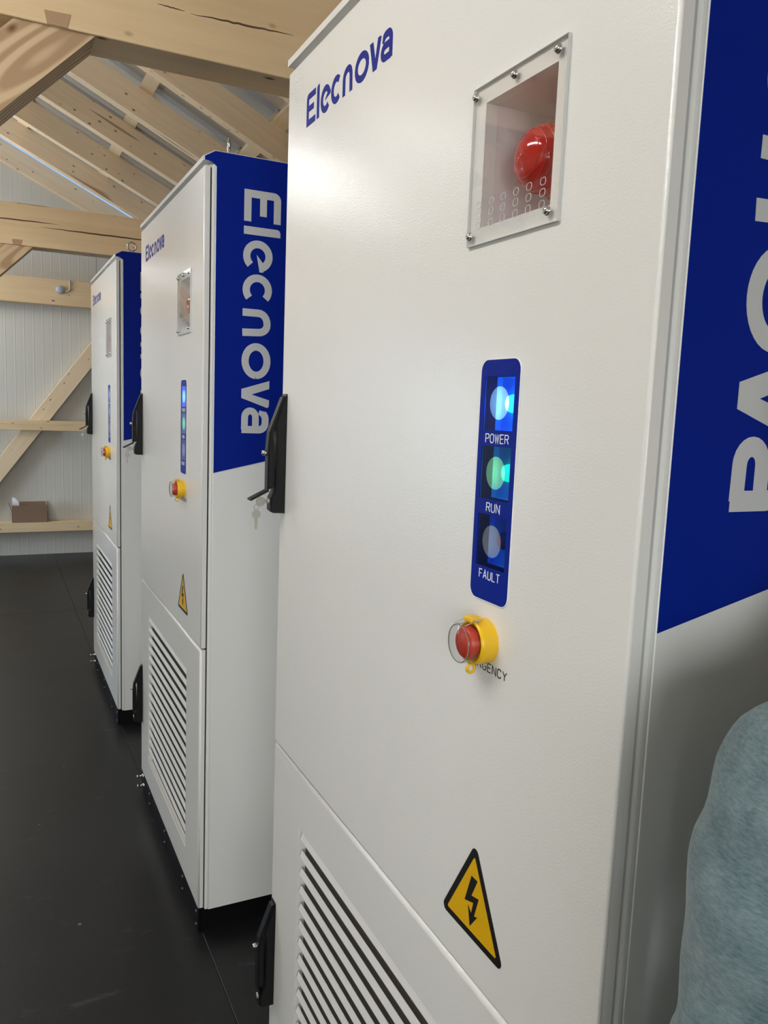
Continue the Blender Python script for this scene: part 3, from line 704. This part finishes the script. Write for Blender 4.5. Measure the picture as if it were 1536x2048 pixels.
    st.poly_prism([(.2707, zl[-1])] + arc(.2707-.0125, zl[-1], .0125, 0, 90, 6)[1:] + arc(.1935+.0125, zl[-1], .0125, 90, 180, 6), 'x', -.0011, -.0001)
    st.poly_prism([(.1935, zl[0])] + arc(.1935+.0125, zl[0], .0125, 180, 270, 6)[1:] + arc(.2707-.0125, zl[0], .0125, 270, 360, 6), 'x', -.0011, -.0001)
    sp = st.build('status_strip', M['blue'], R)
    rim = MB(); pts = [(-.0005, a, b) for a, b in rrect(.1930, .2712, 1.3611, 1.6426, .013, 6)]; rim.tube(pts, .0007, 6, True); rim.build('strip_rim', M['white'], sp)
    for i, (z, word, ledm, wd) in enumerate(((1.593, 'POWER', 'led_blue', .046), (1.513, 'RUN', 'led_green', .027), (1.433, 'FAULT', 'led_off', .042))):
        sq = squares[i]; wp = MB(); fs = wp.bm; r_ = .0190; nseg = 32
        # window film with a round lens opening
        ccy = .2315
        circ = [(ccy + r_*math.cos(2*PI*k/nseg), z + r_*math.sin(2*PI*k/nseg)) for k in range(nseg)]
        def edge(a):
            cx_, cz_ = math.cos(a), math.sin(a); hy = (sq[1]-ccy) if cx_ > 0 else (ccy-sq[0]); hz = (sq[3]-z) if cz_ > 0 else (z-sq[2])
            t = min(hy/max(abs(cx_), 1e-6), hz/max(abs(cz_), 1e-6)); return (ccy+cx_*t, z+cz_*t)
        angs = sorted(set([round(2*PI*k/nseg, 5) for k in range(nseg)] + [round(math.atan2(b-z, a-ccy) % (2*PI), 5) for a in (sq[0], sq[1]) for b in (sq[2], sq[3])]))
        for a0, a1 in zip(angs, angs[1:]+[angs[0]+2*PI]):
            p = [(ccy+r_*math.cos(a0), z+r_*math.sin(a0)), edge(a0), edge(a1), (ccy+r_*math.cos(a1), z+r_*math.sin(a1))]
            fs.faces.new([fs.verts.new((-.0006, *q)) for q in p])
        wp.build('window_film', M['bluefilm'], sp)
        lp = MB(); bm2 = lp.bm; bm2.faces.new([bm2.verts.new((-.0006, *q)) for q in circ]); lp.build('round_lens', M['frost'], sp)
        pk = MB(); b3 = pk.bm; dep = .0235
        A = [b3.verts.new((.0005, a, b)) for a, b in ((sq[0], sq[2]), (sq[1], sq[2]), (sq[1], sq[3]), (sq[0], sq[3]))]; B = [b3.verts.new((dep, v.co.y, v.co.z)) for v in A]
        for k in range(4): b3.faces.new((A[k], B[k], B[(k+1) % 4], A[(k+1) % 4]))
        b3.faces.new(B); pk.build('lamp_pocket', M['pocket'], sp)
        led = MB().lathe([(.0105, 0), (.0105, .006), (.0098, .009), (.006, .0115), (0, .0125)], (.0233, .2315, z), (-1, 0, 0), 24, False).build('signal_lamp', M[ledm], sp)
        word_mesh(word, .2315, z-.0455, .0098, wd, -.0011, .11).build('lettering', M['white'], sp)
    # ---- emergency stop
    zc, yc = 1.3145, .2325
    es = MB().lathe([(.0270, 0), (.0272, .002), (.0266, .018), (.0258, .0222), (.0235, .0222), (.0232, .010), (0, .010)], (0, yc, zc), (-1, 0, 0), 40, False).build('emergency_stop', M['yellow'], R)
    MB().lathe([(.012, .009), (.012, .018), (.0185, .019), (.0192, .022), (.0190, .029), (.017, .0315), (0, .0318)], (0, yc, zc), (-1, 0, 0), 36, False).build('red_button', M['red'], es)
    cv = MB().lathe([(.0232, .012), (.0232, .036), (.0225, .0378), (.0215, .0384), (0, .0386)], (0, yc, zc), (-1, 0, 0), 40, False)
    cv.build('clear_guard', M['cover'], es)
    rg = MB(); ring(rg, (-.0380, yc, zc), .0223, .0007, 'x', 40, 6); rg.build('guard_rim', M['dark_edge'], es)
    lg = MB(); ring(lg, (-.0190, yc, zc-.0320), .0052, .0019, 'y', 20, 8); lg.box(-.022, -.006, yc-.0035, yc+.0035, zc-.0275, zc-.0245, .001, 1); lg.build('padlock_lug', M['yellow'], es)
    hg = MB().box(-.028, -.013, yc-.008, yc+.008, zc+.0245, zc+.0315, .002, 2); hg.build('hinge_block', M['yellow'], es)
    hp = MB().tube([(-.020, yc-.0115, zc+.0275), (-.020, yc+.0115, zc+.0275)], .0017, 8); 
    hp.tube([(-.020, yc+.0105, zc+.0275), (-.037, yc+.012, zc+.0215)], .0005, 6); hp.tube([(-.020, yc-.0105, zc+.0275), (-.036, yc-.008, zc+.0225)], .0005, 6)
    hp.build('hinge_pin', M['steel'], es)
    word_mesh('EMERGENCY', .2325, 1.2785, .0100, .092, 0, .13).build('lettering', M['black'], R)
    # ---- warning triangle
    cy_ = .2285
    def tri(cy2, zb, zt, half, r, inset):
        P = [Vector((cy2-half, zb)), Vector((cy2+half, zb)), Vector((cy2, zt))]; c = sum(P, Vector((0, 0)))/3; out = []
        for i in range(3):
            p = P[i]; a = (P[i-1]-p).normalized(); b = (P[(i+1) % 3]-p).normalized()
            bis = (a+b).normalized(); cc = p + bis*(inset*2 + r*2); 
            na = Vector((a.y, -a.x)); nb = Vector((b.y, -b.x))
            if na.dot(c-p) > 0: na = -na
            if nb.dot(c-p) > 0: nb = -nb
            a0 = math.degrees(math.atan2(na.y, na.x)); a1 = math.degrees(math.atan2(nb.y, nb.x))
            while a1 < a0: a1 += 360
            if a1-a0 > 180: a0, a1 = a1, a0+360
            out += arc(cc.x, cc.y, r, a0, a1, 6)
        return out
    ws = MB().poly_prism(tri(cy_, .9355, 1.0600, .0715, .0075, 0), 'x', -.0006, 0).build('warning_sign', M['black'], R)
    MB().poly_prism(tri(cy_, .9355, 1.0600, .0715, .0018, .0088), 'x', -.0009, -.0006).build('yellow_face', M['yellow_print'], ws)
    bolt = [(.2325, 1.0155), (.2185, 1.0155), (.2305, .9895), (.2145, .9895), (.2245, .9665), (.2165, .9655), (.2305, .9500), (.2355, .9735), (.2295, .9680), (.2260, .9800), (.2445, .9800)]
    bolt = [(.2325, 1.0155), (.2190, 1.0155), (.2305, .9905), (.2145, .9945), (.2225, .9675), (.2155, .9700), (.2305, .9500), (.2370, .9745), (.2290, .9680), (.2255, .9835), (.2450, .9770)]
    MB().poly_prism(bolt, 'x', -.0012, -.0009).build('lightning_symbol', M['black'], ws)
    # ---- lower door with louvres
    vent = (.173, .8385, .1852, .7725)
    ld = plate(0, W, ZB, ZS-.003, [vent], rad=.0060).build('lower_door', M['paint'], R)
    MB().box(.0158, .0164, vent[0]-.005, vent[1]+.005, vent[2]-.005, vent[3]+.005).build('vent_shade_backing', M['vent_shade'], ld)  # dark sheet behind the slats, coloured as the shade they cast
    MB().box(.001, .004, vent[0]+.002, vent[1]-.002, vent[3]-.0085, vent[3]-.001, .0008, 1).build('vent_lip', M['paint'], ld)
    MB().box(.0005, .0022, vent[0]+.002, vent[1]-.002, vent[2]+.0006, vent[2]+.004, .0004, 1).build('vent_bottom_lip', M['paint'], ld)
    pitch = .0368; n = 15; sl0 = None
    for k in range(n):
        zt = vent[3]-.0125-k*pitch
        m_ = MB(); m_.poly_prism([(.0052, zt), (.0016, zt-.0115), (.0012, zt-.0125), (.0012, zt-.0143), (.0022, zt-.0143), (.0025, zt-.0125), (.0062, zt-.0010)], 'y', vent[0]+.008, vent[1]-.008)
        m_.build('louvre_slat', M['paint_slat'], ld)
    # ---- swing handles
    def handle(z0, z1, knobz, opened):
        hh = MB(); H = z1-z0
        hh.poly_prism([(0, z0), (-.024, z0+.001), (-.030, z0+.006), (-.030, z0+.030), (-.020, z0+.052), (-.019, z1-.085), (-.023, z1-.060), (-.005, z1-.010), (-.001, z1), (0, z1)], 'y', .962, .988)
        t = hh.bm; bmesh.ops.bevel(t, geom=[e for e in t.edges if abs(e.verts[0].co.y-e.verts[1].co.y) < 1e-6], offset=.002, segments=2, affect='EDGES')
        h = hh.build('door_handle', M['black_plastic'], R)
        lv = MB(); lv.poly_prism([(-.0215, z0+.052), (-.0365, z0+.046), (-.0365, z1-.105), (-.034, z1-.075), (-.008, z1-.006), (-.003, z1-.004), (-.014, z1-.040), (-.026, z1-.078), (-.0235, z1-.10)], 'y', .9635, .9865)
        t = lv.bm; bmesh.ops.bevel(t, geom=[e for e in t.edges if abs(e.verts[0].co.y-e.verts[1].co.y) < 1e-6], offset=.003, segments=3, affect='EDGES')
        lv.build('lever', M['black_plastic'], h)
        MB().lathe([(.0048, 0), (.0052, .002), (.0052, .008), (.0042, .010), (0, .0105)], (-.0355, .975, knobz), (-1, 0, 0), 14, False).build('lock_button', M['chrome'], h)
        MB().lathe([(.0065, 0), (.0065, .004), (.005, .005), (0, .005)], (-.0295, .975, z0+.024), (-1, 0, 0), 16, False).build('lock_barrel', M['steel'], h)
        fp = MB()
        if opened:
            rot = Matrix.Translation((-.033, .975, z0+.046)) @ Matrix.Rotation(math.radians(-27), 4, 'Y')
            fp.box(-.042, 0, -.0115, .0115, -.002, .0022, .0015, 2, rot)
        else: fp.box(-.0325, -.030, .965, .985, z0+.006, z0+.044, .001, 2)
        fp.build('keyhole_flap', M['black_plastic'], h)
    handle(1.367, 1.602, 1.486, True); handle(.295, .531, .437, False)
    # ---- lifting rings
    for (x, y, rz) in ((.078, .05, .0), (.078, W-.06, 40), (D-.08, .05, 70), (D-.08, W-.06, 10)):
        e = MB(); e.lathe([(.016, 0), (.016, .004), (.009, .005), (.009, .013), (.006, .014)], (0, 0, 0), (0, 0, 1), 16)
        ring(e, (0, 0, .030), .0195, .0042, 'y', 28, 8)
        o = e.build('lifting_ring', M['chrome'], R, loc=(x, y, 2.2405)); o.rotation_euler = (0, 0, math.radians(rz))
    return R
cab = build_cabinet()
cabs = [cab, copy_tree(cab), copy_tree(cab)]
for c_, y in zip(cabs, (0, 1.6676, 3.3523)): c_.location = (0, y, 0)
for c_, s in zip(cabs, ('nearest tall white cabinet with blue side and lit status lamps, filling the right half', 'tall white cabinet with blue side, standing between the nearest and the farthest cabinet', 'farthest tall white cabinet with blue side, next to the panelled far wall')):
    tag(c_, s, 'cabinet', 'row of identical white cabinets')
for i, rz in ((1, 78), (2, 12)):
    r = [o for o in cabs[i].children if o.name.startswith('lifting_ring')][0]; r.rotation_euler = (0, 0, math.radians(rz))
# the person's shade is real; keys hanging from each upper handle lock
def keys(y, label, tilt=0):
    r = empty('key_set', (-.037, y+.975, 1.391)); tag(r, label, 'keys', 'keys in the upper handle locks')
    k = MB(); k.poly_prism(arc(-.0095, -.001, .0095, 0, 342, 19), 'y', -.0009, .0009); k.box(-.001, .003, -.0009, .0009, -.003, .003); k.build('lock_key', M['steel'], r)
    g = MB(); ring(g, (-.018, 0, -.0125), .0052, .0007, 'y', 18, 6); g.build('split_ring', M['steel'], r)
    k = MB(); z = -.026
    pts = arc(-.018, z, .0088, -68, 248, 20) + [(-.0215, z-.0095), (-.0215, z-.015), (-.0205, z-.016), (-.0205, z-.028), (-.018, z-.0315), (-.0162, z-.029), (-.0155, z-.025), (-.0162, z-.022), (-.0150, z-.019), (-.0150, z-.0095)]
    k.poly_prism(pts, 'y', -.001, .001); h = k.build('hanging_key', M['steel'], r)
    return r
keys(0, 'steel keys hanging from the lock of the nearest cabinet')
keys(1.6676, 'steel keys hanging from the lock of the middle cabinet')
keys(3.3523, 'steel keys hanging from the lock of the farthest cabinet')

# ------------------------------------------------------------------ the person beside the near cabinet
def loft(mb, rings, n=20):
    """stack of horizontal ellipses (x, y, z, rx, ry) closed at both ends"""
    bm = mb.bm; R_ = []
    for (x, y, z, rx, ry) in rings: R_.append([bm.verts.new((x+rx*math.cos(2*PI*k/n), y+ry*math.sin(2*PI*k/n), z)) for k in range(n)])
    fs = []
    for a, b in zip(R_, R_[1:]):
        for k in range(n): fs.append(bm.faces.new((a[k], a[(k+1) % n], b[(k+1) % n], b[k])))
    fs.append(bm.faces.new(R_[0])); fs.append(bm.faces.new(R_[-1])); bmesh.ops.recalc_face_normals(bm, faces=fs); return mb
def ball(mb, c, r, n=16):
    t = bmesh.new(); bmesh.ops.create_uvsphere(t, u_segments=n, v_segments=n//2+2, radius=1.0)
    bmesh.ops.transform(t, verts=t.verts, matrix=Matrix.Translation(c) @ Matrix.Diagonal((*r, 1))); mb.add(t); return mb
def fuse(mb, name, mat, parent, voxel=.006, smooth=4):
    """grows one continuous skin over the overlapping volumes"""
    o = mb.build(name, mat, parent)
    m = o.modifiers.new('r', 'REMESH'); m.mode = 'VOXEL'; m.voxel_size = voxel
    if smooth: k = o.modifiers.new('s', 'SMOOTH'); k.iterations = smooth; k.factor = .6
    bpy.context.view_layer.update()
    ev = o.evaluated_get(bpy.context.evaluated_depsgraph_get()); nm = bpy.data.meshes.new_from_object(ev)
    o.modifiers.clear(); o.data = nm; nm.name = name; nm.materials.clear(); nm.materials.append(mat)
    for p in nm.polygons: p.use_smooth = True
    return o
def person():
    from mathutils import noise
    cx, cy = .171, -.200
    P = empty('person', (cx, cy, 0)); P.scale = (1, 1, .991)
    tag(P, 'person in a heather blue-grey top at the right edge, facing the near cabinet side', 'person')
    # body: one continuous figure, 1.72 m tall
    b = MB()
    loft(b, [(0, 0, .80, .12, .085), (0, 0, .90, .158, .10), (0, 0, .98, .150, .095), (0, 0, 1.08, .130, .085), (0, 0, 1.18, .140, .09), (0, 0, 1.28, .150, .095), (0, -.002, 1.35, .15, .085), (0, -.005, 1.40, .115, .065), (0, -.005, 1.43, .07, .055), (0, 0, 1.46, .055, .055), (0, .004, 1.52, .050, .054), (0, .01, 1.56, .045, .05)])
    loft(b, [(0, .045, 1.505, .022, .022), (0, .035, 1.515, .040, .045), (0, .025, 1.545, .056, .070), (0, .018, 1.58, .066, .083), (0, .012, 1.62, .072, .092), (0, .006, 1.66, .073, .092), (0, .002, 1.69, .064, .080), (0, 0, 1.708, .042, .055), (0, 0, 1.716, .015, .02)])
    loft(b, [(0, .108, 1.575, .014, .010), (0, .110, 1.590, .013, .014), (0, .102, 1.610, .008, .010), (0, .098, 1.625, .006, .006)], 10)
    for s in (-1, 1):
        loft(b, [(s*.205, -.06+.06, .80, .022, .03), (s*.213, .03, .84, .024, .026), (s*.217, .02, .93, .032, .032), (s*.224, 0, 1.06, .040, .040), (s*.215, -.002, 1.16, .044, .046), (s*.200, -.002, 1.28, .048, .050), (s*.178, -.002, 1.355, .048, .05), (s*.15, -.002, 1.385, .03, .03)])
        ball(b, (s*.213, .045, .775), (.017, .040, .048))
        for dy, ln, tilt in ((-.030, .058, .004), (-.010, .070, .008), (.010, .076, .010), (.030, .068, .012)):
            loft(b, [(s*(.196-tilt), .045-dy, .735-ln, .0070, .0070), (s*.204, .045-dy, .735-ln*.5, .0085, .0085), (s*.212, .045-dy, .745, .0095, .0095)], 10)
        loft(b, [(s*.190, .100, .735, .008, .009), (s*.200, .092, .765, .010, .011), (s*.210, .070, .795, .012, .014)], 10)
        loft(b, [(s*.095, -.01, .06, .035, .04), (s*.095, -.01, .12, .038, .045), (s*.095, -.018, .32, .052, .060), (s*.095, .0, .48, .050, .055), (s*.088, 0, .70, .072, .078), (s*.080, 0, .86, .080, .085)])
        ball(b, (s*.078, .012, 1.61), (.008, .018, .030))
    fuse(b, 'body', M['skin'], P, .0065, 2)
    # long-sleeved top
    t = MB()
    loft(t, [(0, 0, .84, .168, .118), (0, 0, .92, .172, .118), (0, 0, 1.02, .160, .108), (0, 0, 1.12, .152, .104), (0, 0, 1.22, .162, .108), (0, 0, 1.30, .172, .110), (0, -.002, 1.36, .165, .098), (0, -.005, 1.405, .125, .078), (0, -.005, 1.435, .080, .066), (0, -.002, 1.452, .068, .064)])
    for s in (-1, 1):
        loft(t, [(s*.215, .03, .845, .036, .036), (s*.220, .022, .93, .044, .044), (s*.226, -.003, 1.08, .052, .054), (s*.217, -.004, 1.20, .058, .060), (s*.208, -.003, 1.28, .059, .062), (s*.195, -.002, 1.335, .060, .066), (s*.178, -.002, 1.375, .052, .062), (s*.150, -.003, 1.403, .045, .05)])
    sh = fuse(t, 'shirt', M['shirt'], P, .009, 3)
    for v in sh.data.vertices:
        c = v.co; v.co += v.normal*(math.sin(c.z*46 + c.x*22 + 2*noise.noise(c*9))*.0022 + noise.noise(Vector((c.x*14, c.y*14, c.z*30)))*.005)
    # shoulder seam
    for s in (-1, 1):
        sm = MB(); pts = [(s*(.150+.012*math.cos(a)), -.003+.066*math.sin(a), 1.350+.056*math.cos(a)) for a in [2*PI*k/28 for k in range(28)]]
        sm.tube(pts, .0016, 6, True); sm.build('shoulder_seam', M['shirt'], P)
    q = MB()
    loft(q, [(0, 0, .78, .12, .095), (0, 0, .84, .155, .112), (0, 0, .95, .160, .108), (0, 0, 1.0, .150, .102)])
    for s in (-1, 1): loft(q, [(s*.097, -.005, .05, .058, .068), (s*.096, -.010, .30, .066, .074), (s*.093, 0, .50, .070, .076), (s*.086, 0, .72, .085, .094), (s*.078, 0, .86, .085, .098)])
    fuse(q, 'trousers', M['trouser'], P, .014, 3)
    for s in (-1, 1):
        k = MB(); ball(k, (s*.098, .045, .040), (.045, .125, .040)); k.box(s*.098-.040, s*.098+.040, -.075, .16, 0, .018, .006, 2); fuse(k, 'shoe', M['shoe'], P, .009, 2)
    h = MB(); ball(h, (0, -.012, 1.648), (.083, .098, .088), 24); ball(h, (0, -.040, 1.60), (.070, .062, .070), 20); ball(h, (0, .045, 1.695), (.055, .045, .026), 16)
    fuse(h, 'hair', M['hair'], P, .008, 2)
    for s in (-1, 1):
        ball(MB_ := MB(), (s*.029, .090, 1.622), (.012, .010, .008)); MB_.build('eye', M['eye'], P)
        ball(MB_ := MB(), (s*.029, .0995, 1.622), (.005, .002, .005)); MB_.build('pupil', M['black'], P)
    ball(mm := MB(), (0, .100, 1.552), (.022, .007, .006)); mm.build('mouth', M['mouth'], P)
person()
